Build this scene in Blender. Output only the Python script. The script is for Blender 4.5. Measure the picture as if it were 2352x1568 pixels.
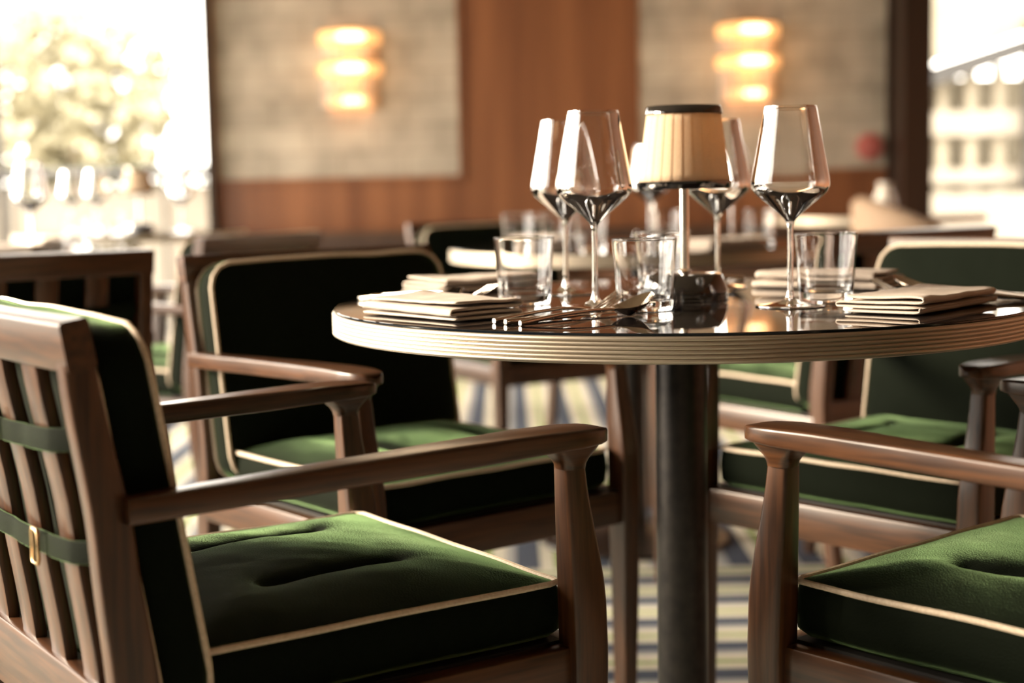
import bpy, math, random
from mathutils import Vector, Matrix, noise
random.seed(7)
C = bpy.context.scene.collection
for o in list(bpy.data.objects): bpy.data.objects.remove(o)
PI = math.pi
# ------------------------------------------------------------------ camera
FPX = 3502.0
PITCH, ROLL, CAMZ = .1014, -.0186, .8944
F = Vector((0, math.cos(PITCH), -math.sin(PITCH))); R0 = Vector((1, 0, 0)); U0 = Vector((0, math.sin(PITCH), math.cos(PITCH)))
cr, sr = math.cos(ROLL), math.sin(ROLL)
RR = cr*R0 + sr*U0; UU = -sr*R0 + cr*U0
cd = bpy.data.cameras.new('camera'); cam = bpy.data.objects.new('camera', cd); C.objects.link(cam)
m = Matrix((RR, UU, -F)).transposed().to_4x4(); m.translation = Vector((0, 0, CAMZ)); cam.matrix_world = m
cd.sensor_width = 36; cd.lens = 36*FPX/2352; cd.clip_start = .05; cd.clip_end = 200
cd.dof.use_dof = True; cd.dof.focus_distance = 1.62; cd.dof.aperture_fstop = 2.8
bpy.context.scene.camera = cam
# ------------------------------------------------------------------ light
sc = bpy.context.scene
sc.view_settings.view_transform = 'Standard'; sc.view_settings.look = 'None'
sc.view_settings.exposure = 1.0; sc.view_settings.gamma = 1; sc.view_settings.use_curve_mapping = False
w = bpy.data.worlds.new('world'); sc.world = w; w.use_nodes = True
bg = w.node_tree.nodes['Background']; bg.inputs[0].default_value = (1, .92, .80, 1); bg.inputs[1].default_value = 5.5
def sun_light():
    l = bpy.data.lights.new('sun', 'SUN'); l.energy = 7.5; l.angle = math.radians(20); l.color = (1, .83, .62)
    o = bpy.data.objects.new('sun', l); C.objects.link(o)
    o.rotation_euler = Vector((.88, -.08, -.31)).to_track_quat('-Z', 'Y').to_euler()
sun_light()
def area(name, loc, direction, sx, sy, power, col):
    l = bpy.data.lights.new(name, 'AREA'); l.shape = 'RECTANGLE'; l.size = sx; l.size_y = sy; l.energy = power; l.color = col
    o = bpy.data.objects.new(name, l); C.objects.link(o); o.location = loc
    o.rotation_euler = Vector(direction).to_track_quat('-Z', 'Y').to_euler()
    return o
# ------------------------------------------------------------------ materials
def mat(name, base=(.5, .5, .5), rough=.5, metal=0, **kw):
    m = bpy.data.materials.new(name); m.use_nodes = True
    b = m.node_tree.nodes['Principled BSDF']
    b.inputs['Base Color'].default_value = (*base, 1); b.inputs['Roughness'].default_value = rough; b.inputs['Metallic'].default_value = metal
    for k, v in kw.items():
        b.inputs[k.replace('_', ' ')].default_value = v
    return m
def nd(m, t, **kw):
    n = m.node_tree.nodes.new(t)
    for k, v in kw.items(): setattr(n, k, v)
    return n
def lk(m, a, b): m.node_tree.links.new(a, b)
def ramp(m, stops, interp='LINEAR'):
    r = nd(m, 'ShaderNodeValToRGB'); r.color_ramp.interpolation = interp
    e = r.color_ramp.elements
    while len(e) < len(stops): e.new(.5)
    for i, (p, c) in enumerate(stops):
        e[i].position = p; e[i].color = (*c, 1)
    return r
def noisy(name, c1, c2, scale=(20, 20, 20), rough=.5, bump=0, detail=4, stops=(.35, .65), nscale=1, metal=0, **kw):
    m = mat(name, c1, rough, metal, **kw)
    b = m.node_tree.nodes['Principled BSDF']
    tc = nd(m, 'ShaderNodeTexCoord'); mp = nd(m, 'ShaderNodeMapping'); mp.inputs['Scale'].default_value = scale
    n = nd(m, 'ShaderNodeTexNoise'); n.inputs['Scale'].default_value = nscale; n.inputs['Detail'].default_value = detail
    lk(m, tc.outputs['Object'], mp.inputs[0]); lk(m, mp.outputs[0], n.inputs['Vector'])
    r = ramp(m, [(stops[0], c1), (stops[1], c2)])
    lk(m, n.outputs['Fac'], r.inputs[0]); lk(m, r.outputs[0], b.inputs['Base Color'])
    if bump:
        bp = nd(m, 'ShaderNodeBump'); bp.inputs['Strength'].default_value = bump; bp.inputs['Distance'].default_value = .002
        lk(m, n.outputs['Fac'], bp.inputs['Height']); lk(m, bp.outputs[0], b.inputs['Normal'])
    return m
W_DARK, W_MID = (.034, .0125, .0048), (.095, .037, .0135)
wood_z = noisy('walnut_upright', W_DARK, W_MID, (160, 160, 9), .34, .06, Coat_Weight=.3, Coat_Roughness=.3)
wood_x = noisy('walnut_along', W_DARK, W_MID, (9, 160, 160), .30, .06, Coat_Weight=.3, Coat_Roughness=.3)
wood_y = noisy('walnut_cross', W_DARK, W_MID, (160, 9, 160), .34, .06, Coat_Weight=.3, Coat_Roughness=.3)
def velvet_mat():
    m = mat('green_velvet', (.0028, .0052, .0020), .9)
    b = m.node_tree.nodes['Principled BSDF']; out = m.node_tree.nodes['Material Output']
    b.inputs['Specular IOR Level'].default_value = .12
    tc = nd(m, 'ShaderNodeTexCoord')
    n = nd(m, 'ShaderNodeTexNoise'); n.inputs['Scale'].default_value = 7; n.inputs['Detail'].default_value = 3
    lk(m, tc.outputs['Object'], n.inputs['Vector'])
    r = ramp(m, [(.3, (.185, .320, .135)), (.7, (.265, .410, .195))]); lk(m, n.outputs['Fac'], r.inputs[0])
    sh = nd(m, 'ShaderNodeBsdfSheen', distribution='ASHIKHMIN'); sh.inputs['Roughness'].default_value = .235
    lk(m, r.outputs[0], sh.inputs['Color'])
    n2 = nd(m, 'ShaderNodeTexNoise'); n2.inputs['Scale'].default_value = 520; n2.inputs['Detail'].default_value = 2
    lk(m, tc.outputs['Object'], n2.inputs['Vector'])
    bp = nd(m, 'ShaderNodeBump'); bp.inputs['Strength'].default_value = .7; bp.inputs['Distance'].default_value = .001
    lk(m, n2.outputs['Fac'], bp.inputs['Height']); lk(m, bp.outputs[0], b.inputs['Normal']); lk(m, bp.outputs[0], sh.inputs['Normal'])
    ad = nd(m, 'ShaderNodeAddShader'); lk(m, b.outputs[0], ad.inputs[0]); lk(m, sh.outputs[0], ad.inputs[1]); lk(m, ad.outputs[0], out.inputs['Surface'])
    return m
velvet = velvet_mat()
piping_m = noisy('cream_piping', (.62, .50, .37), (.74, .62, .48), (300, 300, 300), .6, .1)
brass = mat('brass', (.75, .52, .28), .25, 1)
alum = noisy('ribbed_metal_edge', (.56, .49, .40), (.66, .59, .49), (3, 3, 400), .50, .02, metal=1)
tglass = mat('dark_table_glass', (.012, .010, .010), .012, 0, IOR=1.62)
tglass_edge = mat('glass_edge', (.006, .009, .014), .12)
under_m = mat('black_underside', (.01, .009, .008), .6)
pole_m = noisy('black_steel', (.035, .033, .033), (.050, .046, .044), (60, 60, 60), .36, 0, metal=.9)
glass = mat('clear_glass', (1, 1, 1), 0, 0, IOR=1.5, Transmission_Weight=1)
linen = noisy('linen', (.56, .48, .41), (.64, .56, .49), (900, 900, 900), .85, .25)
steel = mat('polished_steel', (.62, .53, .44), .09, 1)
blackchrome = mat('black_chrome', (.10, .085, .07), .08, 1)
blackgloss = mat('black_gloss', (.006, .006, .007), .06, 0, IOR=2.3)
chrome = mat('chrome', (.85, .80, .72), .12, 1)
shade_m = noisy('shade_fabric', (.80, .62, .42), (.86, .68, .48), (400, 400, 400), .8, .05)
def translucent(m, k, col):
    b = m.node_tree.nodes['Principled BSDF']; out = m.node_tree.nodes['Material Output']
    t = nd(m, 'ShaderNodeBsdfTranslucent'); t.inputs[0].default_value = (*col, 1)
    x = nd(m, 'ShaderNodeMixShader'); x.inputs[0].default_value = k
    lk(m, b.outputs[0], x.inputs[1]); lk(m, t.outputs[0], x.inputs[2]); lk(m, x.outputs[0], out.inputs['Surface'])
translucent(shade_m, .3, (.85, .62, .38))
def carpet_mat():
    m = mat('striped_carpet', (.5, .5, .5), .95)
    b = m.node_tree.nodes['Principled BSDF']; b.inputs['Specular IOR Level'].default_value = .1
    tc = nd(m, 'ShaderNodeTexCoord'); sx = nd(m, 'ShaderNodeSeparateXYZ'); lk(m, tc.outputs['Object'], sx.inputs[0])
    def math_(op, a, bb=None):
        n = nd(m, 'ShaderNodeMath', operation=op)
        for i, v in enumerate((a, bb)):
            if v is None: continue
            if isinstance(v, (int, float)): n.inputs[i].default_value = v
            else: lk(m, v, n.inputs[i])
        return n.outputs[0]
    # woven blocks: the stripes run one way in one block and across in the next
    blk = math_('GREATER_THAN', math_('MODULO', math_('ADD', math_('DIVIDE', math_('SUBTRACT', sx.outputs[1], 3.5), 3.6), 20), 2), 1.0)
    inv = math_('SUBTRACT', 1, blk)
    u = math_('ADD', math_('MULTIPLY', sx.outputs[1], blk), math_('MULTIPLY', sx.outputs[0], inv))
    ph = math_('FRACT', math_('ADD', math_('DIVIDE', u, .168), 40.0))
    cream = (.72, .69, .58); navy = (.09, .11, .155); green = (.28, .38, .11); grey = (.42, .43, .44)
    r = ramp(m, [(0, navy), (.34, cream), (.54, green), (.66, cream), (.86, grey)], 'CONSTANT')
    lk(m, ph, r.inputs[0])
    n = nd(m, 'ShaderNodeTexNoise'); n.inputs['Scale'].default_value = 260; n.inputs['Detail'].default_value = 2
    lk(m, tc.outputs['Object'], n.inputs['Vector'])
    mx = nd(m, 'ShaderNodeMix', data_type='RGBA', blend_type='MULTIPLY'); mx.inputs[0].default_value = .55
    lk(m, r.outputs[0], mx.inputs[6]); lk(m, n.outputs['Color'], mx.inputs[7])
    hs = nd(m, 'ShaderNodeHueSaturation'); hs.inputs['Saturation'].default_value = .95; hs.inputs['Value'].default_value = 1.25
    lk(m, mx.outputs[2], hs.inputs['Color']); lk(m, hs.outputs[0], b.inputs['Base Color'])
    bp = nd(m, 'ShaderNodeBump'); bp.inputs['Strength'].default_value = .5; bp.inputs['Distance'].default_value = .004
    lk(m, n.outputs['Fac'], bp.inputs['Height']); lk(m, bp.outputs[0], b.inputs['Normal'])
    return m
carpet = carpet_mat()
wallwood = noisy('wall_veneer', (.20, .072, .028), (.33, .130, .052), (9, 9, .5), .42, 0)
wallwood_d = noisy('dark_veneer', (.022, .011, .006), (.036, .017, .009), (14, 14, .6), .45, 0)
def stone_mat():
    m = mat('woven_panel', (.5, .4, .3), .9)
    b = m.node_tree.nodes['Principled BSDF']
    tc = nd(m, 'ShaderNodeTexCoord'); mp = nd(m, 'ShaderNodeMapping'); mp.inputs['Rotation'].default_value = (PI/2, 0, 0)
    br = nd(m, 'ShaderNodeTexBrick'); br.inputs['Scale'].default_value = 1
    br.inputs['Color1'].default_value = (.52, .46, .37, 1); br.inputs['Color2'].default_value = (.46, .40, .32, 1); br.inputs['Mortar'].default_value = (.37, .31, .24, 1)
    br.inputs['Brick Width'].default_value = .34; br.inputs['Row Height'].default_value = .135; br.inputs['Mortar Size'].default_value = .008; br.inputs['Mortar Smooth'].default_value = .6
    n = nd(m, 'ShaderNodeTexNoise'); n.inputs['Scale'].default_value = 5
    lk(m, tc.outputs['Object'], mp.inputs[0]); lk(m, mp.outputs[0], br.inputs['Vector']); lk(m, tc.outputs['Object'], n.inputs['Vector'])
    mx = nd(m, 'ShaderNodeMix', data_type='RGBA', blend_type='OVERLAY'); mx.inputs[0].default_value = .6
    lk(m, br.outputs['Color'], mx.inputs[6]); lk(m, n.outputs['Fac'], mx.inputs[7]); lk(m, mx.outputs[2], b.inputs['Base Color'])
    return m
stone = stone_mat()
plaster = noisy('plaster', (.36, .29, .22), (.40, .33, .25), (3, 3, 3), .9)
ceil_m = noisy('ceiling_paint', (.42, .36, .29), (.46, .39, .31), (2, 2, 2), .9)
frame_m = noisy('bronze_frame', (.030, .022, .014), (.045, .032, .020), (20, 20, 20), .5)
cream_out = noisy('weathered_render', (.27, .24, .18), (.32, .285, .22), (4, 4, 4), .9)
white_out = noisy('white_render', (.30, .27, .22), (.34, .31, .26), (4, 4, 4), .9)
pave = noisy('terrace_paving', (.16, .145, .12), (.20, .18, .15), (3, 3, 3), .9)
leather = noisy('brown_leather', (.055, .028, .016), (.080, .042, .024), (40, 40, 40), .5, .1)
tanfab = noisy('tan_upholstery', (.24, .165, .11), (.30, .21, .145), (120, 120, 120), .8, .1)
pane_m = mat('window_glass', (1, 1, 1), 0, 0, IOR=1.02, Transmission_Weight=1)
leaf_m = noisy('pale_leaves', (.36, .33, .22), (.44, .41, .29), (5, 5, 5), .8)
bark_m = noisy('bark', (.20, .15, .10), (.28, .22, .15), (10, 10, 2), .9)
hedge_m = noisy('hedge_leaves', (.03, .035, .015), (.06, .065, .03), (12, 12, 12), .8)
gmetal = noisy('grey_metal', (.03, .028, .026), (.04, .037, .034), (10, 10, 10), .5)
def emis(name, col, s):
    m = mat(name, col, .5); b = m.node_tree.nodes['Principled BSDF']
    b.inputs['Emission Color'].default_value = (*col, 1); b.inputs['Emission Strength'].default_value = s
    return m
glow = emis('lit_glass', (1, .50, .18), .62)
core = emis('lit_bulb', (1, .72, .38), 3.0)
ribglass = mat('ribbed_glass', (.95, .86, .74), .25, 0, IOR=1.4, Transmission_Weight=.55)
red_m = mat('red_plastic', (.48, .13, .11), .5)
ceramic = mat('white_ceramic', (.75, .70, .62), .3)

# ------------------------------------------------------------------ mesh helpers
class MB:
    def __init__(s): s.v = []; s.f = []
    def loft(s, rings, cap=True, closed=True):
        n = len(rings[0]); b = len(s.v)
        for r in rings: s.v += [tuple(p) for p in r]
        m_ = n if closed else n-1
        for i in range(len(rings)-1):
            for j in range(m_):
                k = (j+1) % n
                s.f.append((b+i*n+j, b+i*n+k, b+(i+1)*n+k, b+(i+1)*n+j))
        if cap:
            s.f.append(tuple(b+j for j in range(n))[::-1]); e = b+(len(rings)-1)*n
            s.f.append(tuple(e+j for j in range(n)))
        return s
    def lathe(s, prof, n=48, c=(0, 0, 0), mod=None, a0=0, a1=2*PI):
        full = abs(a1-a0-2*PI) < 1e-6; b = len(s.v); cols = n if full else n+1
        for r, z in prof:
            for j in range(cols):
                a = a0+(a1-a0)*j/n; q = r+(mod(a, z) if mod else 0)
                s.v.append((c[0]+q*math.cos(a), c[1]+q*math.sin(a), c[2]+z))
        for i in range(len(prof)-1):
            for j in range(n):
                k = (j+1) % cols
                s.f.append((b+i*cols+j, b+i*cols+k, b+(i+1)*cols+k, b+(i+1)*cols+j))
        return s
    def box(s, c, h, rot=None):
        b = len(s.v)
        for dx in (-1, 1):
            for dy in (-1, 1):
                for dz in (-1, 1):
                    p = Vector((dx*h[0], dy*h[1], dz*h[2]))
                    if rot: p = rot @ p
                    s.v.append((c[0]+p.x, c[1]+p.y, c[2]+p.z))
        for q in ((0, 1, 3, 2), (4, 6, 7, 5), (0, 4, 5, 1), (2, 3, 7, 6), (0, 2, 6, 4), (1, 5, 7, 3)): s.f.append(tuple(b+i for i in q))
        return s
    def tube(s, pts, r, n=8, closed=False, cap=True):
        rings = []; N = len(pts); P = [Vector(p) for p in pts]
        up = None
        for i in range(N):
            a = P[(i-1) % N] if (closed or i) else P[i]; b_ = P[(i+1) % N] if (closed or i < N-1) else P[i]
            t = (b_-a).normalized()
            if up is None: up = Vector((0, 0, 1)) if abs(t.z) < .9 else Vector((1, 0, 0))
            x = t.cross(up).normalized(); y = x.cross(t).normalized(); up = y
            rr = r[i] if isinstance(r, (list, tuple)) else r
            rings.append([P[i]+rr*(math.cos(2*PI*j/n)*x+math.sin(2*PI*j/n)*y) for j in range(n)])
        if closed:
            rings.append(rings[0]); s.loft(rings, cap=False)
        else: s.loft(rings, cap=cap)
        return s
    def build(s, name, mt, parent=None, smooth=True, angle=40, bevel=0, loc=None, rot=None, subs=0, weld=False):
        me = bpy.data.meshes.new(name); me.from_pydata(s.v, [], s.f); me.update()
        import bmesh
        bm = bmesh.new(); bm.from_mesh(me)
        bmesh.ops.remove_doubles(bm, verts=bm.verts, dist=1e-6)
        bmesh.ops.recalc_face_normals(bm, faces=bm.faces); bm.to_mesh(me); bm.free()
        if smooth:
            me.polygons.foreach_set('use_smooth', [True]*len(me.polygons)); me.set_sharp_from_angle(angle=math.radians(angle))
        o = bpy.data.objects.new(name, me); C.objects.link(o); me.materials.append(mt)
        if parent: o.parent = parent
        if loc: o.location = loc
        if rot is not None: o.rotation_euler = (0, 0, rot)
        if bevel:
            b = o.modifiers.new('bevel', 'BEVEL'); b.width = bevel; b.segments = 3; b.limit_method = 'ANGLE'; b.harden_normals = True
        return o
def rr_ring(c, ax, ay, hx, hy, r, n=4):
    """rounded-rectangle ring around point c in the plane of unit vectors ax, ay"""
    r = min(r, hx*.999, hy*.999); out = []
    for (sx, sy, a0) in ((1, 1, 0), (-1, 1, PI/2), (-1, -1, PI), (1, -1, 3*PI/2)):
        for k in range(n+1):
            a = a0+PI/2*k/n
            out.append(Vector(c)+Vector(ax)*(sx*(hx-r)+r*math.cos(a))+Vector(ay)*(sy*(hy-r)+r*math.sin(a)))
    return out
X, Y, Z = Vector((1, 0, 0)), Vector((0, 1, 0)), Vector((0, 0, 1))
def interp(tab, t):
    if t <= tab[0][0]: return tab[0][1:]
    for a, b in zip(tab, tab[1:]):
        if t <= b[0]:
            k = (t-a[0])/(b[0]-a[0]); k = k*k*(3-2*k)*.5+k*.5
            return tuple(p+(q-p)*k for p, q in zip(a[1:], b[1:]))
    return tab[-1][1:]
def tag(o, label=None, cat=None, group=None, kind=None):
    if label: o['label'] = label
    if cat: o['category'] = cat
    if group: o['group'] = group
    if kind: o['kind'] = kind
    return o
def empty(name, loc=(0, 0, 0), rz=0):
    o = bpy.data.objects.new(name, None); C.objects.link(o); o.location = loc; o.rotation_euler = (0, 0, rz); o.empty_display_size = .1
    return o
def copy_tree(o, parent=None):
    c = o.copy(); C.objects.link(c)
    if parent: c.parent = parent
    for ch in [x for x in bpy.data.objects if x.parent == o]: copy_tree(ch, c)
    return c

# ------------------------------------------------------------------ the room
WY = 7.8          # back wall
def struct(name, mb, mt, **kw):
    o = mb.build(name, mt, smooth=False, **kw); o['kind'] = 'structure'; return o
struct('floor', MB().box((0, 2.7, -.03), (3.3, 5.15, .03)), carpet)
struct('ceiling', MB().box((0, 2.7, 2.83), (3.35, 5.2, .05)), ceil_m)
struct('wall_right', MB().box((3.32, 2.7, 1.39), (.05, 5.15, 1.39)), wallwood)
struct('wall_front', MB().box((0, -2.45, 1.39), (3.27, .05, 1.39)), plaster)
# left wall: piers, low sill and head round four window bays
lw = MB()
bays = [(.78, .46), (2.25, .85), (4.15, .85), (6.05, .85)]
lw.box((-3.3, 2.7, 2.70), (.06, 5.1, .08)); lw.box((-3.3, 2.7, .10), (.06, 5.1, .10))
lw.box((-3.3, -1.04, 1.41), (.06, 1.36, 1.21)); lw.box((-3.3, 1.32, 1.41), (.06, .09, 1.21))
for yy in (3.2, 5.1, 7.35): lw.box((-3.3, yy, 1.41), (.06, .09, 1.21))
struct('wall_left', lw, wallwood)
# back wall: wood veneer with two inset fabric panels, openings left and right
XL, XR = -1.50, 2.09
bw = MB(); bw.box(((XL+XR)/2, WY+.06, 1.39), ((XR-XL)/2, .06, 1.39))
bw.box((3.15, WY+.06, 1.39), (.12, .06, 1.39)); bw.box((-3.2, WY+.06, 1.39), (.1, .06, 1.39)); bw.box((-2.3, WY+.06, 2.66), (.85, .06, .12)); bw.box((2.56, WY+.06, 2.66), (.48, .06, .12))
bw.box((2.56, WY+.06, .25), (.48, .06, .25))
struct('wall_back', bw, wallwood)
def wpanel(x0, x1, n):
    f = MB(); z0, z1 = .955, 1.865
    for (c, h) in (((x0-.012, z0+.45), (.012, .47)), ((x1+.012, z0+.45), (.012, .47))):
        f.box((c[0], WY-.008, c[1]), (h[0], .008, h[1]))
    f.box(((x0+x1)/2, WY-.008, z0-.012), ((x1-x0)/2, .008, .012)); f.box(((x0+x1)/2, WY-.008, z1+.012), ((x1-x0)/2, .008, .012))
    t = struct('trim_%d' % n, f, wallwood)
    p = MB().box(((x0+x1)/2, WY-.004, (z0+z1)/2), ((x1-x0)/2, .004, (z1-z0)/2)).build('panel', stone, t, smooth=False)
wpanel(-1.475, -.25, 1); wpanel(.665, 1.915, 2)
struct('trim_3', MB().box((XL-.004, WY-.03, 1.39), (.012, .07, 1.39)), frame_m)
struct('trim_4', MB().box((2.015, WY-.12, 1.39), (.07, .12, 1.39)).box((2.0, WY-.01, 1.39), (.085, .01, 1.39)), wallwood_d)
def window(n, x0, x1, z0, z1, y, mull):
    f = MB(); t = .012
    for zz in (z0+t, z1-t): f.box(((x0+x1)/2, y, zz), ((x1-x0)/2, .03, t))
    for xx in [x0+t, x1-t]+mull: f.box((xx, y, (z0+z1)/2), (t, .03, (z1-z0)/2))
    w_ = struct('window_%d' % n, f, frame_m)
    MB().box(((x0+x1)/2, y, (z0+z1)/2), ((x1-x0)/2-.01, .003, (z1-z0)/2-.01)).build('pane', pane_m, w_, smooth=False)
window(1, -3.1, -1.505, 0, 2.54, WY+.05, [-2.60])
window(2, 2.10, 3.03, .5, 2.54, WY+.05, [])
for i, (yy, hh) in enumerate(bays):
    f = MB()
    for zz in (.23, 2.59): f.box((-3.3, yy, zz), (.03, hh+.01, .03))
    for q in (yy-hh-.01+.03, yy-.035, yy+.035, yy+hh+.01-.03): f.box((-3.3, q, 1.41), (.03, .03, 1.16))
    struct('window_%d' % (i+3), f, frame_m)
# ------------------------------------------------------------------ outside
struct('ground', MB().box((0, 15, -.12), (30, 30, .05)), pave)
par = MB().box((-3.2, 10.6, .47), (5.0, .08, .47)).build('parapet_wall', white_out, smooth=False)
tag(par, 'low white rendered parapet wall along the terrace beyond the left window', 'wall')
rl = empty('terrace_railing', (0, 10.45, 0)); tag(rl, 'thin dark terrace railing in front of the white parapet', 'railing')
MB().tube([(-8, 0, 1.03), (1.5, 0, 1.03)], .035).build('handrail', gmetal, rl)
for k in range(9): MB().tube([(-7.6+k*1.05, 0, -.07), (-7.6+k*1.05, 0, 1.03)], .013).build('post', gmetal, rl)
def foliage(name, c, rad, n, size, mt, parent, seed):
    rnd = random.Random(seed); mb = MB()
    for i in range(n):
        while True:
            p = Vector([rnd.uniform(-1, 1) for _ in range(3)])
            if p.length < 1 and p.length > .25*rnd.random(): break
        nn = noise.noise(p*3.1+Vector((seed, 0, 0)))
        if nn < -.06: continue
        q = Vector((c[0]+p.x*rad[0], c[1]+p.y*rad[1], c[2]+p.z*rad[2]))
        a = Vector([rnd.gauss(0, 1) for _ in range(3)]).normalized(); b = a.cross(Vector([rnd.gauss(0, 1) for _ in range(3)])).normalized()
        s_ = size*rnd.uniform(.6, 1.3); k = len(mb.v)
        mb.v += [tuple(q-a*s_), tuple(q+b*s_*.45), tuple(q+a*s_), tuple(q-b*s_*.45)]; mb.f.append((k, k+1, k+2, k+3))
    return mb.build(name, mt, parent, smooth=False)
tr = empty('blossom_tree', (-4.1, 14.5, -.07)); tag(tr, 'pale leafy tree growing beyond the terrace, seen through the left window', 'tree')
foliage('crown', (-.05, 0, 1.85), (1.05, .9, .95), 5200, .10, leaf_m, tr, 3)
MB().tube([(0, 0, 0), (.04, 0, .7), (-.05, 0, 1.5), (.05, 0, 2.2)], [.12, .09, .07, .03]).build('trunk', bark_m, tr)
hd = foliage('hedge', (-3.3, 10.95, .98), (3.6, .22, .14), 2600, .045, hedge_m, None, 5); tag(hd, 'low dark green hedge along the top of the white parapet', 'hedge')
# pale pavilion outside the right window
pv = empty('pavilion', (4.4, 13.0, -.07)); tag(pv, 'pale terrace pavilion with a sloping roof edge outside the right window', 'building')
MB().box((0, .9, .9), (2.2, .06, .95)).build('rear_wall', cream_out, pv, smooth=False)
for k in range(12): MB().box((-1.7+k*.24, 0, .95), (.045, .05, .95)).build('pilaster', cream_out, pv, smooth=False)
MB().box((0, -.05, 1.42), (2.2, .06, .10)).build('fascia', white_out, pv, smooth=False)
MB().box((0, -.05, .98), (2.2, .05, .06)).build('rail', white_out, pv, smooth=False)
rot = Matrix.Rotation(-.30, 3, 'Y')
MB().box((-.3, -.15, 1.98), (2.6, .10, .075), rot).build('roof_beam', gmetal, pv, smooth=False)
MB().box((-.3, .35, 2.70), (2.6, .5, .58), rot).build('roof', cream_out, pv, smooth=False)
MB().box((-.3, -.25, .40), (2.6, .06, .44)).build('low_wall', white_out, pv, smooth=False)
MB().box((-.05, -.2, 1.1), (.05, .05, 1.15)).build('corner_post', gmetal, pv, smooth=False)

# ------------------------------------------------------------------ banquette and wall things
bq = empty('banquette', (0, 0, 0)); tag(bq, 'long dark brown leather banquette along the back wall', 'bench')
MB().box((.25, WY-.12, .52), (1.68, .07, .165)).build('backrest', leather, bq, bevel=.03)
MB().box((.25, WY-.36, .40), (1.68, .26, .06)).build('seat', leather, bq, bevel=.03)
MB().box((.25, WY-.33, .17), (1.66, .22, .17)).build('plinth', wallwood_d, bq, smooth=False)
def sconce(x, z, label):
    t = empty('wall_sconce', (x, WY-.008, z)); tag(t, label, 'wall light', 'stacked glass wall sconces')
    MB().box((0, -.008, 0), (.05, .008, .20)).build('back_plate', brass, t, bevel=.003)
    for zz, r, h in ((.145, .155, .040), (-.01, .160, .036), (-.170, .125, .034)):
        g = MB(); g.lathe([(r*.82, -h), (r, -h*.7), (r*1.0, h*.7), (r*.82, h), (.01, h*.9)], 28, a0=PI, a1=2*PI)
        g.v = [(a, b*.75, c+zz) for a, b, c in g.v]; sh = g.build('lit_shade', glow, t)
        q = MB(); q.lathe([(.0001, -h*.5), (r*.40, -h*.42), (r*.52, 0), (r*.40, h*.42), (.0001, h*.5)], 24)
        q.v = [(a+.012, b*.5-r*.58, c+zz) for a, b, c in q.v]; q.build('bulb', core, sh)
        q = MB(); q.lathe([(r*1.01, h*.72), (r*1.03, h*.8), (r*1.0, h*.95), (r*.8, h*1.0)], 28, a0=PI, a1=2*PI)
        q.v = [(a, b*.75, c+zz) for a, b, c in q.v]; q.build('rim', brass, sh)
    g = MB()
    for k in range(13):
        a = PI+PI*(k+.5)/13
        g.tube([(math.cos(a)*.135, math.sin(a)*.10, -.20), (math.cos(a)*.135, math.sin(a)*.10, .17)], .010, 8)
    g.build('glass_rods', ribglass, t)
    return t
for sx in (-.79, 1.215):
    l = bpy.data.lights.new('sconce_light', 'POINT'); l.energy = 1.6; l.color = (1, .55, .24); l.shadow_soft_size = .12
    o = bpy.data.objects.new('sconce_light', l); C.objects.link(o); o.location = (sx, WY-.24, 1.50)
def at(px, py, D):   # photo point at a given forward distance (for measuring only)
    return ((px-1176)/FPX*D, D, CAMZ-(py-427-(1176-px)*.0186)*D/FPX)
sconce(-.79, 1.505, 'lit stacked glass wall sconce on the left fabric panel')
sconce(1.215, 1.505, 'lit stacked glass wall sconce on the right fabric panel')
al = MB().lathe([(0, 0), (.068, 0), (.068, .02), (.055, .028), (0, .028)], 24); al.v = [(a, -c, b) for a, b, c in al.v]
al = al.build('fire_alarm', red_m, loc=(1.83, WY-.008, 1.06)); tag(al, 'small round red alarm on the right fabric panel, low beside the dark pillar', 'alarm')

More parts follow.
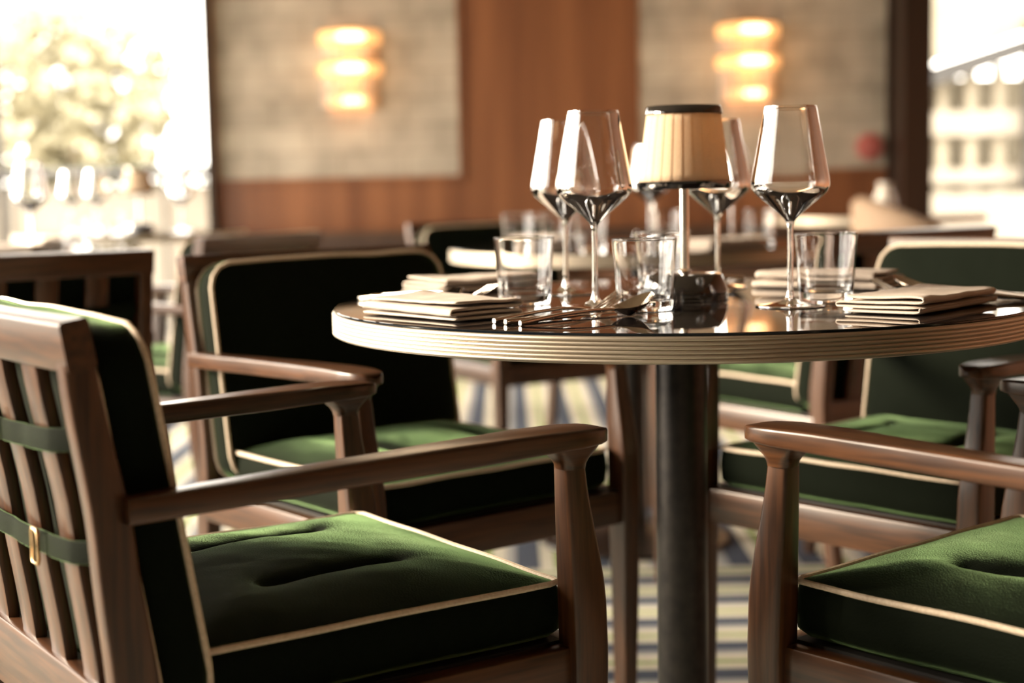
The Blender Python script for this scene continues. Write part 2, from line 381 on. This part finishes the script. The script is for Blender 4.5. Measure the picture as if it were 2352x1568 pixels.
# ------------------------------------------------------------------ chair
def stile_x(z):
    return interp([(0, -.265), (.38, -.212), (.46, -.208), (.60, -.222), (.76, -.246)], z)[0]
SEATW, SF, SB = .212, .252, -.152
def outline(hx, hy, r, cx=0, cy=0, n=8, per=26):
    pts = []
    base = rr_ring((cx, cy, 0), X, Y, hx, hy, r, n)
    # resample evenly
    L = [0]
    for i in range(len(base)): L.append(L[-1]+(base[(i+1) % len(base)]-base[i]).length)
    N = per*4; j = 0
    for k in range(N):
        d = L[-1]*k/N
        while L[j+1] < d: j += 1
        t = (d-L[j])/max(1e-9, L[j+1]-L[j]); pts.append(base[j].lerp(base[(j+1) % len(base)], t))
    return pts
def make_seat_cushion(par):
    hx, hy = (SF-SB)/2, SEATW; cx = (SF+SB)/2; ol = outline(hx, hy, .011, cx, 0, per=60)
    zt, zb = .489, .432
    def wob(p): return .0025*noise.noise(Vector((p.x*9, p.y*9, 3)))
    def top(p, s):
        z = zt+.028*(1-s**4)*(1-.35*s*s)
        for sy in (-1, 1):
            yy = sy*.088; dx = max(0, abs(p.x-.055)-.074)
            d = math.hypot(p.y-yy-.006*math.sin(p.x*14), dx)
            z -= .0120*math.exp(-(d/.0065)) + .0055*math.exp(-(d/.030)**1.6)
        z += (.0026*noise.noise(Vector((p.x*11, p.y*11, 0)))+.0010*noise.noise(Vector((p.x*30+p.y*18, p.y*34, 7))))*(1-s**4)
        return z+wob(p)
    rings = []; S = [.015, .03]+[.06+.94*k/46 for k in range(47)]; cc = Vector((cx, 0, 0))
    for s in S:
        rings.append([Vector((cc.x+(p.x-cc.x)*s, (p.y)*s, 0)) for p in ol])
    for r, s in zip(rings, S):
        for p in r: p.z = top(p, s)
    for e, z in ((1.012, zt-.012), (1.016, (zt+zb)/2), (1.008, zb+.008), (.97, zb), (.02, zb)):
        rings.append([Vector((cc.x+(p.x-cc.x)*e, p.y*e, z+wob(p))) for p in ol])
    o = MB().loft(rings).build('seat_cushion', velvet, par, angle=75)
    pp = [Vector((cc.x+(p.x-cc.x)*1.006, p.y*1.006, zt+wob(p)+.0005)) for p in ol[::2]]
    MB().tube(pp, .0033, 8, closed=True).build('piping', piping_m, o)
    return o
def make_back_cushion(par):
    W, H, T = .222, .173, .0235
    zc = .610
    ax = Y; up = Vector((-.160, 0, 1)).normalized(); nn = ax.cross(up); nn = nn if nn.x > 0 else -nn
    c0 = Vector((stile_x(.61)+.016+T, 0, zc)); ol = outline(W, H, .042, 0, 0, per=40)
    def P(p, t, e=1): 
        wv = .004*noise.noise(Vector((p.x*12, p.y*9, t*20)))
        return c0+ax*(p.x*e)+up*(p.y*e+(wv if p.y > H*.7 else 0))+nn*t
    rings = []
    def crown(s): return .014*(1-s**4)
    S = [.02, .2, .4, .6, .75, .86, .94, 1]
    for s in S: rings.append([P(p, -T-crown(s)*.35, s) for p in ol])
    for t in (-T*.6, 0, T*.6): rings.append([P(p, t, 1.018-.01*abs(t)/T) for p in ol])
    for s in S[::-1]:
        rings.append([P(p, T+crown(s)+.002*noise.noise(Vector((p.x*s*10, p.y*s*10, 5))), s) for p in ol])
    o = MB().loft(rings).build('back_cushion', velvet, par, angle=75)
    for t in (-T, T): MB().tube([P(p, t, 1.005) for p in ol[::2]], .0033, 8, closed=True).build('piping', piping_m, o)
    return o
def make_chair():
    t = empty('dining_chair')
    for s in (-1, 1):
        # front leg with tapering post
        tab = [(0, .262, .0125, .0115), (.30, .264, .018, .0155), (.42, .264, .0205, .0175), (.475, .2625, .0205, .0170), (.614, .249, .0125, .0122)]
        rings = []
        for k in range(27):
            z = .614*k/26; cx, hx, hy = interp(tab, z); rings.append(rr_ring((cx, s*.235, z), X, Y, hx, hy, .0045, 3))
        MB().loft(rings).build('leg', wood_z, t)
        rings = []
        tab = [(0, .0125, .0115), (.38, .019, .0125), (.46, .0205, .013), (.60, .0175, .0125), (.762, .0135, .012)]
        for k in range(31):
            z = .757*k/30; hx, hy = interp(tab, z); rings.append(rr_ring((stile_x(z), s*.226, z), X, Y, hx, hy, .004, 3))
        MB().loft(rings).build('leg', wood_z, t)
        # armrest: paddle front, slim back, flared neck down to the post
        tab = [(-.215, .0125, .0115, .632), (-.13, .0150, .0115, .634), (.0, .0180, .0115, .638), (.12, .0225, .0115, .641), (.20, .0265, .0105, .6435), (.245, .0280, .0095, .6440), (.270, .0240, .0085, .6440), (.284, .0165, .0075, .6435), (.290, .009, .0055, .6430), (.2925, .002, .002, .6425)]
        mb = MB(); rings = []
        xs = [-.215+.45*k/24 for k in range(25)]+[.245, .255, .265, .273, .280, .2855, .289, .2912, .2925]
        for x in xs:
            hw, hh, zc = interp(tab, x); yb = s*(.239-.0025*min(1, (x+.215)/.4))
            rings.append(rr_ring((x, yb, zc), Y, Z, hw, hh, hh*.38, 4))
        mb.loft(rings)
        rings = []
        for z, cx, hx, hy in ((.612, .249, .0142, .0138), (.617, .249, .0150, .0142), (.622, .2488, .0178, .0152), (.627, .2482, .0225, .0168), (.631, .2475, .0262, .0185), (.635, .2460, .0305, .0200), (.640, .2440, .0345, .0210)):
            rings.append(rr_ring((cx, s*.236, z), X, Y, hx, hy, .010, 4))
        mb.loft(rings); mb.build('armrest', wood_x, t, angle=50)
        # side rail
        MB().loft([rr_ring((x, s*.228, .402), Y, Z, .0115, .026, .003, 2) for x in (-.20, .25)]).build('side_rail', wood_x, t)
    MB().loft([rr_ring((.262, y, .402), X, Z, .0115, .026, .003, 2) for y in (-.225, .225)]).build('front_rail', wood_y, t)
    MB().loft([rr_ring((-.208, y, .425), X, Z, .013, .036, .003, 2) for y in (-.22, .22)]).build('back_rail', wood_y, t)
    MB().box((.025, 0, .425), (.225, .216, .005)).build('seat_board', under_m, t, smooth=False)
    rings = []
    for k in range(17):
        y = -.240+.48*k/16; bow = -.010*(1-(y/.24)**2)
        ax = Vector((.16, 0, -1)).normalized()
        rings.append(rr_ring((-.2475+bow, y, .7725), Vector((1, 0, .16)).normalized(), ax, .0125, .0215, .0035, 3))
    MB().loft(rings).build('crest_rail', wood_y, t)
    for y in (-.135, -.045, .045, .135):
        rings = []
        for k in range(13):
            z = .44+.318*k/12; bow = -.010*(1-(y/.24)**2)*(k/12)
            rings.append(rr_ring((stile_x(z)+bow, y, z), X, Y, .0065, .0205, .003, 2))
        MB().loft(rings).build('slat', wood_z, t)
    make_seat_cushion(t); make_back_cushion(t)
    for z0, yb in ((.690, -.020), (.590, -.092)):
        ys = [-.2125+.425*k/40 for k in range(41)]; rings = []
        for y in ys:
            near = min(abs(abs(y)-.045), abs(abs(y)-.135))
            z = z0-.010*(1-(y/.21)**2); x = stile_x(z)-.010*(1-(y/.24)**2)*.6-.0125+.004*min(1, max(0, near-.02)/.02)*.4
            if abs(y) > .17: x += (abs(y)-.17)*.42
            rings.append(rr_ring((x, y, z), X, Z, .0022, .0105, .0018, 2))
        st = MB().loft(rings).build('strap', velvet, t, angle=60)
        z = z0-.010; x = stile_x(z)-.010-.0155
        pts = [Vector((x, yb+a, z+b)) for a, b in ((-.009, -.0155), (.009, -.0155), (.009, .0155), (-.009, .0155))]
        fin = []
        for i in range(4):
            a, b = pts[i], pts[(i+1) % 4]
            for q in (.12, .5, .88): fin.append(a.lerp(b, q))
        mb = MB().tube(fin, .0019, 8, closed=True); mb.tube([Vector((x-.001, yb, z-.0145)), Vector((x-.001, yb, z+.0145))], .0014, 6)
        mb.build('buckle', brass, st)
    return t
chair = make_chair()
def put_chair(x, y, deg, label, first=False):
    c = chair if first else copy_tree(chair)
    c.location = (x, y, 0); c.rotation_euler = (0, 0, math.radians(deg)); tag(c, label, 'chair', 'walnut armchairs with green velvet cushions'); return c
put_chair(-.283, 1.566, 34.5, 'armchair in the left foreground, slatted back and buckled velvet straps showing', True)
put_chair(.610, 1.470, 131, 'walnut green velvet armchair cut off by the lower right edge, one armrest reaching left')
put_chair(.645, 2.325, 222, 'armchair on the far right side of the near table, dark cushion front facing left')
put_chair(-.180, 2.374, 309, 'armchair on the far left side of the near table, dark back cushion facing the table')
put_chair(-.985, 2.815, 125, 'dark slatted back of an armchair turned away at the far left edge')
put_chair(-.81, 3.71, 154, 'small distant slatted chair back in front of the wood wall, right of the left window')
put_chair(.04, 4.27, 300, 'blurred armchair at the far left side of the second table, light wood legs')
put_chair(.67, 3.27, 125, 'blurred armchair on the near right side of the second table, tan top rail lit')

# ------------------------------------------------------------------ tables
TZ = .7435
def make_table():
    t = empty('round_table')
    prof = [(.40, .7405), (.4475, .7405), (.4495, .7395)]
    n = 6; z0, z1 = .7395, .7125
    for k in range(n):
        a = z0-(z0-z1)*k/n; b = z0-(z0-z1)*(k+1)/n; h = a-b
        prof += [(.4497, a-h*.08), (.4504, a-h*.3), (.4504, a-h*.7), (.4497, a-h*.90), (.4488, a-h*.96), (.4488, a-h*1.0)]
    prof += [(.447, .7115), (.40, .7115)]
    MB().lathe(prof, 192).build('edge_band', alum, t, angle=50)
    e = MB().lathe([(.446, .7406), (.4478, .741), (.4480, .7425), (.4472, .7433)], 192).build('glass_rim', tglass_edge, t)
    MB().lathe([(.0001, .7435), (.4473, .7435), (.4476, .743)], 192).build('glass_top', tglass, t)
    MB().lathe([(.0001, .712), (.446, .712), (.446, .7405), (.0001, .7405)], 96).build('core_board', under_m, t)
    MB().lathe([(.0335, .02), (.0335, .70), (.033, .712)], 48).build('pole', pole_m, t)
    MB().lathe([(.0001, 0), (.235, 0), (.24, .004), (.238, .010), (.06, .022), (.036, .030), (.0001, .030)], 64).build('base_plate', pole_m, t)
    MB().lathe([(.0001, .712), (.10, .712), (.10, .704), (.035, .698), (.0001, .698)], 40).build('top_bracket', pole_m, t)
    return t
T1 = (.2201, 1.979); T2 = (.300, 3.80); T4 = (-1.52, 4.35); T5 = (-1.50, 6.05); T6 = (1.60, 6.62)
tb = make_table(); tb.location = (*T1, 0); tag(tb, 'round dark glass table with a ribbed metal edge in the foreground', 'table', 'round pedestal tables')
for (x, y), lab in ((T2, 'second round table with set places behind the near table lamp'), (T4, 'blurred round table at the left by the bright window, behind the turned chair'),
                    (T5, 'farthest round table by the left window holding a small lamp'), (T6, 'far round table at the right in front of the banquette')):
    c = copy_tree(tb); c.location = (x, y, 0); tag(c, lab)
# lamp
def make_lamp():
    t = empty('table_lamp')
    MB().lathe([(.0001, 0), (.0545, 0), (.0562, .001), (.0562, .0030), (.0545, .0040), (.0545, .0048), (.0562, .0058), (.0562, .0085), (.0545, .0095), (.0545, .0103), (.0560, .0113), (.0556, .0135), (.0485, .0325), (.0470, .0340), (.0420, .0352), (.0001, .0356)], 72).build('base', blackgloss, t, angle=25)
    MB().lathe([(.0001, .035), (.0085, .035), (.009, .038), (.006, .040), (.0058, .20), (.0001, .20)], 32).build('stem', chrome, t)
    NP = 26
    def mod(a, z):
        f = (a*NP/(2*PI)) % 1.0
        return .0008*(f if f < .82 else (1-f)/.18*.82)
    sh = MB(); zs = [.152+.088*k/8 for k in range(9)]
    pr = [(.0612-(.0612-.0468)*(z-.146)/(.2485-.146)-.0010, z) for z in zs]
    sh.lathe(pr, NP*12, mod=mod)
    s_ = sh.build('lamp_shade', shade_m, t, angle=25)
    sm = s_.modifiers.new('thick', 'SOLIDIFY'); sm.thickness = .0008; sm.offset = -1
    MB().lathe([(.0600, .1535), (.0620, .1530), (.0615, .1490), (.0596, .1440), (.0580, .1436), (.0585, .1470), (.0595, .1530)], 72).build('lower_ring', blackgloss, t)
    MB().lathe([(.0492, .2385), (.0500, .2395), (.0484, .2475), (.0468, .2492), (.030, .2495), (.0001, .2498)], 72).build('cap', blackgloss, t)
    return t
lamp = make_lamp(); lamp.location = (.2262, 1.98, TZ); tag(lamp, 'table lamp with a pleated cream shade at the centre of the near table', 'lamp', 'pleated shade table lamps')
for (x, y), lab in (((.365, 3.86), 'blurred table lamp on the second table, mostly behind the near lamp'), ((-1.45, 6.0), 'small distant table lamp in front of the left window')):
    c = copy_tree(lamp); c.location = (x, y, TZ); tag(c, lab)
l = bpy.data.lights.new('lamp_bulb', 'POINT'); l.energy = .07; l.color = (1, .80, .58); l.shadow_soft_size = .018
b_ = bpy.data.objects.new('lamp_bulb', l); C.objects.link(b_); b_.parent = lamp; b_.location = (0, 0, .215)
# glasses
def smooth_prof(pr, per=5):
    out = []
    for i in range(len(pr)-1):
        p0 = pr[max(0, i-1)]; p1 = pr[i]; p2 = pr[i+1]; p3 = pr[min(len(pr)-1, i+2)]
        for k in range(per):
            t = k/per; v = []
            for d in (0, 1):
                a, b, c_, e = p0[d], p1[d], p2[d], p3[d]
                v.append(.5*((2*b)+(-a+c_)*t+(2*a-5*b+4*c_-e)*t*t+(-a+3*b-3*c_+e)*t**3))
            out.append((max(.0001, v[0]), v[1]))
    out.append(pr[-1]); return out
def make_wine_glass():
    outer = [(.0001, .0004), (.039, .0004), (.0412, .0012), (.0408, .0022), (.022, .0042), (.0085, .0080), (.0045, .0150), (.0037, .030), (.0035, .080), (.0042, .0980), (.0085, .1065), (.022, .1190), (.0365, .1310), (.0442, .1390), (.0468, .1465), (.0462, .1560), (.0425, .1760), (.0318, .2355), (.0316, .2368)]
    inner = [(.0308, .2370), (.0306, .2355), (.0414, .1760), (.0450, .1560), (.0455, .1468), (.0430, .1400), (.0353, .1320), (.0208, .1205), (.0080, .1110), (.0001, .1092)]
    return MB().lathe(smooth_prof(outer, 5)+smooth_prof(inner, 5), 64).build('wine_glass', glass, angle=70)
wg = make_wine_glass()
def put(o, first, x, y, z, label, cat, group, rz=0):
    c = o if first else o.copy()
    if not first: C.objects.link(c)
    c.location = (x, y, z); c.rotation_euler = (0, 0, rz); tag(c, label, cat, group); return c
GW = 'empty wine glasses'
put(wg, True, .1037, 1.875, TZ, 'front one of the two stemmed wine glasses left of the cream lamp', 'wine glass', GW)
put(wg, False, .077, 2.13, TZ, 'rear one of the two stemmed wine glasses left of the cream lamp', 'wine glass', GW)
put(wg, False, .299, 2.20, TZ, 'wine glass half hidden behind the right side of the lamp shade', 'wine glass', GW)
put(wg, False, .3385, 1.845, TZ, 'wine glass standing alone right of the lamp', 'wine glass', GW)
put(wg, False, .342, 3.72, TZ, 'blurred wine glass on the second table, showing at the left of the cream lamp shade', 'wine glass', GW)
put(wg, False, .545, 3.75, TZ, 'blurred wine glass on the second table, showing between the lamp shade and lone wine glass', 'wine glass', GW)
def make_tumbler():
    pr = [(.0001, .0006), (.030, .0006), (.0325, .002), (.0335, .006), (.0350, .030), (.0368, .060), (.0388, .0840), (.0386, .0852), (.0376, .0852), (.0373, .0840), (.0353, .060), (.0334, .030), (.0312, .0155), (.026, .0125), (.0001, .0120)]
    return MB().lathe(smooth_prof(pr, 4), 56).build('tumbler', glass, angle=70)
tu = make_tumbler(); GT = 'water tumblers'
put(tu, True, .0175, 1.955, TZ, 'water tumbler beside the folded napkin on the left of the near table', 'tumbler', GT)
put(tu, False, .160, 1.822, TZ, 'water tumbler at the table front, just behind the spoon bowl', 'tumbler', GT)
put(tu, False, .393, 1.90, TZ, 'water tumbler right of the lone wine glass, behind the right napkin', 'tumbler', GT)
put(tu, False, .209, 2.10, TZ, 'rear water tumbler left of the lamp stem', 'tumbler', GT)
put(tu, False, .59, 3.62, TZ, 'blurred tumbler at the right side of the second table', 'tumbler', GT)
put(tu, False, .37, 3.63, TZ, 'blurred tumbler on the second table right of the lamp stem', 'tumbler', GT)
put(tu, False, .02, 3.62, TZ, 'blurred tumbler at the left side of the second table', 'tumbler', GT)
put(tu, False, .11, 3.72, TZ, 'blurred tumbler between the napkins on the left half of the second table', 'tumbler', GT)
put(tu, False, .19, 3.58, TZ, 'blurred tumbler seen between the stems of the two near left wine glasses', 'tumbler', GT)
# napkins
def make_napkin(L, Wd, layers, h, seed, splay=0):
    path = []; rnd = random.Random(seed); hw = Wd/2
    for i in range(layers):
        z = .003+i*h; d = 1 if i % 2 == 0 else -1
        e0 = hw-rnd.uniform(.0, .008); e1 = hw-rnd.uniform(.0, .008)
        for k in range(9):
            u = -d*e0+(d*e0+d*e1)*k/8; path.append((u, z, i))
        if i < layers-1:
            for k in range(1, 5):
                a = -PI/2+PI*k/5; path.append((d*(e1+math.cos(a)*h*.6), z+h/2+math.sin(a)*h/2, i+.5))
    rings = []
    for j in range(25):
        v = -L/2+L*j/24; row = []
        for (u, z, i) in path:
            dv = splay*(i/layers)*.5
            sag = .0022*noise.noise(Vector((u*14+seed, v*12, i*.35)))+.0012*noise.noise(Vector((u*40, v*30, i)))
            ends = 1-.10*(i/layers)
            row.append(Vector((u+.0025*noise.noise(Vector((v*16, i*.8, seed))), v*ends+dv, max(.002, z+sag*(i+.4)/layers*1.6))))
        rings.append(row)
    mb = MB().loft(rings, cap=False, closed=False); o = mb.build('napkin', linen, angle=80)
    s_ = o.modifiers.new('cloth', 'SOLIDIFY'); s_.thickness = h*.62; s_.offset = 0
    s2 = o.modifiers.new('soft', 'SUBSURF'); s2.levels = 1; s2.render_levels = 1
    return o
GN = 'folded linen napkins'
n1 = make_napkin(.185, .105, 4, .0058, 1); put(n1, True, -.083, 1.803, TZ, 'folded cream napkin at the left of the near table', 'napkin', GN, math.radians(40))
n2 = make_napkin(.215, .105, 4, .0052, 2); put(n2, True, .480, 1.784, TZ, 'folded cream napkin at the right edge of the near table, in front', 'napkin', GN, math.radians(-40))
n3 = make_napkin(.19, .105, 4, .0058, 3); put(n3, True, -.055, 2.235, TZ, 'blurred napkin at the back left of the near table', 'napkin', GN, math.radians(-52))
n4 = make_napkin(.19, .105, 4, .0062, 4); put(n4, True, .452, 2.165, TZ, 'blurred napkin behind the right tumbler', 'napkin', GN, math.radians(-125))
put(n4, False, .50, 3.52, TZ, 'pale napkin on the right half of the second table', 'napkin', GN, math.radians(-60))
put(n4, False, .09, 3.86, TZ, 'pale napkin on the left half of the second table', 'napkin', GN, math.radians(40))
# cutlery
def hring(x, z, hw, hh): return rr_ring((x, 0, z), Y, Z, hw, hh, min(hw, hh)*.7, 3)
def make_spoon():
    mb = MB()
    mb.loft([hring(x, z, a, b) for x, z, a, b in ((0, .0032, .0030, .0028), (.002, .0033, .0036, .0032), (.01, .0040, .0034, .003), (.06, .0085, .0024, .0022), (.11, .0105, .0019, .0020), (.14, .0100, .0022, .0018), (.150, .0090, .0038, .0014))])
    N, Mx = 20, 12; top = []
    def pt(t, s, off):
        u_ = (t-.52)/(.54 if t < .52 else .4805); w_ = .0200*math.sqrt(max(.0001, 1-u_*u_))
        z = .0100+.0155*t*t - (.0115*math.sin(PI*(t*.95+.02)))*(1-s*s)
        return Vector((.146+.062*t, w_*s, z+off))
    for off in (0,):
        b = len(mb.v)
        for i in range(N+1):
            for j in range(Mx+1): mb.v.append(tuple(pt(i/N, -1+2*j/Mx, .0006)))
        q = len(mb.v)
        for i in range(N+1):
            for j in range(Mx+1): mb.v.append(tuple(pt(i/N, -1+2*j/Mx, -.0006)))
        Wn = Mx+1
        for i in range(N):
            for j in range(Mx):
                mb.f.append((b+i*Wn+j, b+(i+1)*Wn+j, b+(i+1)*Wn+j+1, b+i*Wn+j+1)); mb.f.append((q+i*Wn+j, q+i*Wn+j+1, q+(i+1)*Wn+j+1, q+(i+1)*Wn+j))
            mb.f.append((b+i*Wn, q+i*Wn, q+(i+1)*Wn, b+(i+1)*Wn)); mb.f.append((b+i*Wn+Mx, b+(i+1)*Wn+Mx, q+(i+1)*Wn+Mx, q+i*Wn+Mx))
        mb.f.append(tuple(b+N*Wn+j for j in range(Wn))+tuple(q+N*Wn+j for j in range(Wn))[::-1])
    mb.v = [(a*.95, b*.95, c) for a, b, c in mb.v]
    return mb.build('spoon', steel, angle=60)
def make_fork():
    mb = MB()
    mb.loft([hring(x, z, a, b) for x, z, a, b in ((0, .0032, .0030, .0028), (.002, .0033, .0036, .0032), (.01, .0040, .0034, .003), (.06, .0085, .0024, .0022), (.105, .0105, .0019, .0020), (.130, .0085, .003, .0014), (.142, .0060, .0085, .0010), (.150, .0045, .0118, .0009), (.158, .0036, .0122, .0009))])
    for k in range(4):
        yy = -.0102+.0068*k
        rings = []
        for i in range(9):
            t = i/8; x = .1565+.047*t; z = .0036+.020*t**1.4
            rings.append(rr_ring((x, yy, z), Y, Z, .0022*(1-.35*t), .0011, .0007, 2))
        mb.loft(rings)
    return mb.build('fork', steel, angle=60)
def make_knife():
    mb = MB()
    mb.loft([hring(x, z, a, b) for x, z, a, b in ((0, .0034, .003, .003), (.002, .0035, .0042, .0034), (.01, .0036, .0044, .0034), (.07, .0036, .0038, .003), (.10, .0036, .0032, .0026), (.112, .0034, .0045, .0012), (.125, .0030, .0088, .0007), (.19, .0028, .0092, .0005), (.212, .0028, .0060, .0004), (.220, .0028, .0012, .0003))])
    return mb.build('knife', steel, angle=50)
fk, sp, kn = make_fork(), make_spoon(), make_knife(); GC = 'polished cutlery'
def rad(d): return math.radians(d)
put(sp, True, .0090, 1.646, TZ, 'spoon lying nearest the table front, bowl to the right', 'spoon', GC, rad(39))
put(fk, True, -.0195, 1.680, TZ, 'fork lying beside the near spoon, tines towards the front tumbler', 'fork', GC, rad(42))
put(kn, True, -.0070, 1.664, TZ, 'knife lying between the near spoon and fork', 'knife', GC, rad(40.5))
put(fk, False, .634, 1.842, TZ, 'fork behind the right napkin, tines pointing left', 'fork', GC, rad(146))
put(sp, False, .644, 1.870, TZ, 'spoon behind the right napkin, next to that fork', 'spoon', GC, rad(134))
put(kn, False, .646, 1.897, TZ, 'knife at the right edge behind the right napkin', 'knife', GC, rad(133))
put(fk, False, -.178, 2.12, TZ, 'fork behind the left napkin, tines pointing to the left tumbler', 'fork', GC, rad(-40))
put(sp, False, -.206, 2.07, TZ, 'spoon behind the left napkin', 'spoon', GC, rad(-44))
put(kn, False, -.192, 2.095, TZ, 'knife with its pale handle just behind the left napkin', 'knife', GC, rad(-42))
put(fk, False, .36, 2.36, TZ, 'blurred fork at the back of the near table right of the lamp', 'fork', GC, rad(222))
put(kn, False, .335, 2.375, TZ, 'blurred knife at the back of the near table right of the lamp', 'knife', GC, rad(222))

# things on the far tables
for i, (x, y, lab) in enumerate(((-1.30, 4.16, 'blurred wine glass on the left table, nearest its right edge'), (-1.38, 4.40, 'blurred wine glass on the left table, in the middle'), (-1.62, 4.55, 'blurred wine glass on the left table, far back'),
                    (-1.27, 5.92, 'distant wine glass right of the small distant lamp'), (-1.62, 6.0, 'distant wine glass left of the small distant lamp'), (-1.76, 6.15, 'distant wine glass farthest left on the farthest table'))):
    put(wg, False, x, y, TZ, lab, 'wine glass', GW)
for i, (x, y, lab) in enumerate(((-1.22, 4.30, 'blurred tumbler at the right edge of the left table'), (-1.45, 4.15, 'blurred tumbler on the left table near its front'), (-1.5, 5.8, 'distant tumbler in front of the small distant lamp'))):
    put(tu, False, x, y, TZ, lab, 'tumbler', GT)
put(n3, False, -1.33, 4.05, TZ, 'bright blurred napkin on the left table', 'napkin', GN, rad(80))
put(n3, False, -1.35, 4.55, TZ, 'bright blurred napkin at the back of the left table', 'napkin', GN, rad(20))
vs = MB().lathe(smooth_prof([(.0001, 0), (.035, 0), (.045, .02), (.047, .06), (.035, .095), (.026, .115), (.030, .135), (.024, .135), (.020, .115), (.0001, .02)], 4), 32).build('vase', ceramic, loc=(1.56, 6.36, TZ))
tag(vs, 'small white ceramic vase in front of the dark pillar', 'vase')
# tan tub chair seen from the side
tc_ = empty('tub_chair', (1.62, 5.72, 0), math.radians(-12)); tag(tc_, 'tan upholstered tub chair seen in profile below the dark pillar', 'chair')
rings = []
for k in range(33):
    a = rad(62)+rad(236)*k/32; top = .835-.20*abs((k-16)/16)**2
    d = Vector((math.cos(a), math.sin(a), 0)); t_ = .035
    rings.append([d*(.29-t_)+Z*.30, d*(.29+t_)+Z*.30, d*(.30+t_)+Z*(top-.03), d*(.295+t_*.5)+Z*(top-.005), d*(.295-t_*.5)+Z*(top-.005), d*(.29-t_)+Z*(top-.03)])
MB().loft(rings).build('shell', tanfab, tc_, angle=80)
MB().lathe([(.0001, .30), (.25, .30), (.262, .34), (.262, .42), (.24, .45), (.0001, .46)], 40).build('seat', tanfab, tc_)
for a in (45, 135, 225, 315):
    MB().tube([(.2*math.cos(rad(a)), .2*math.sin(rad(a)), .31), (.24*math.cos(rad(a)), .24*math.sin(rad(a)), 0)], [.018, .012]).build('leg', wood_z, tc_)
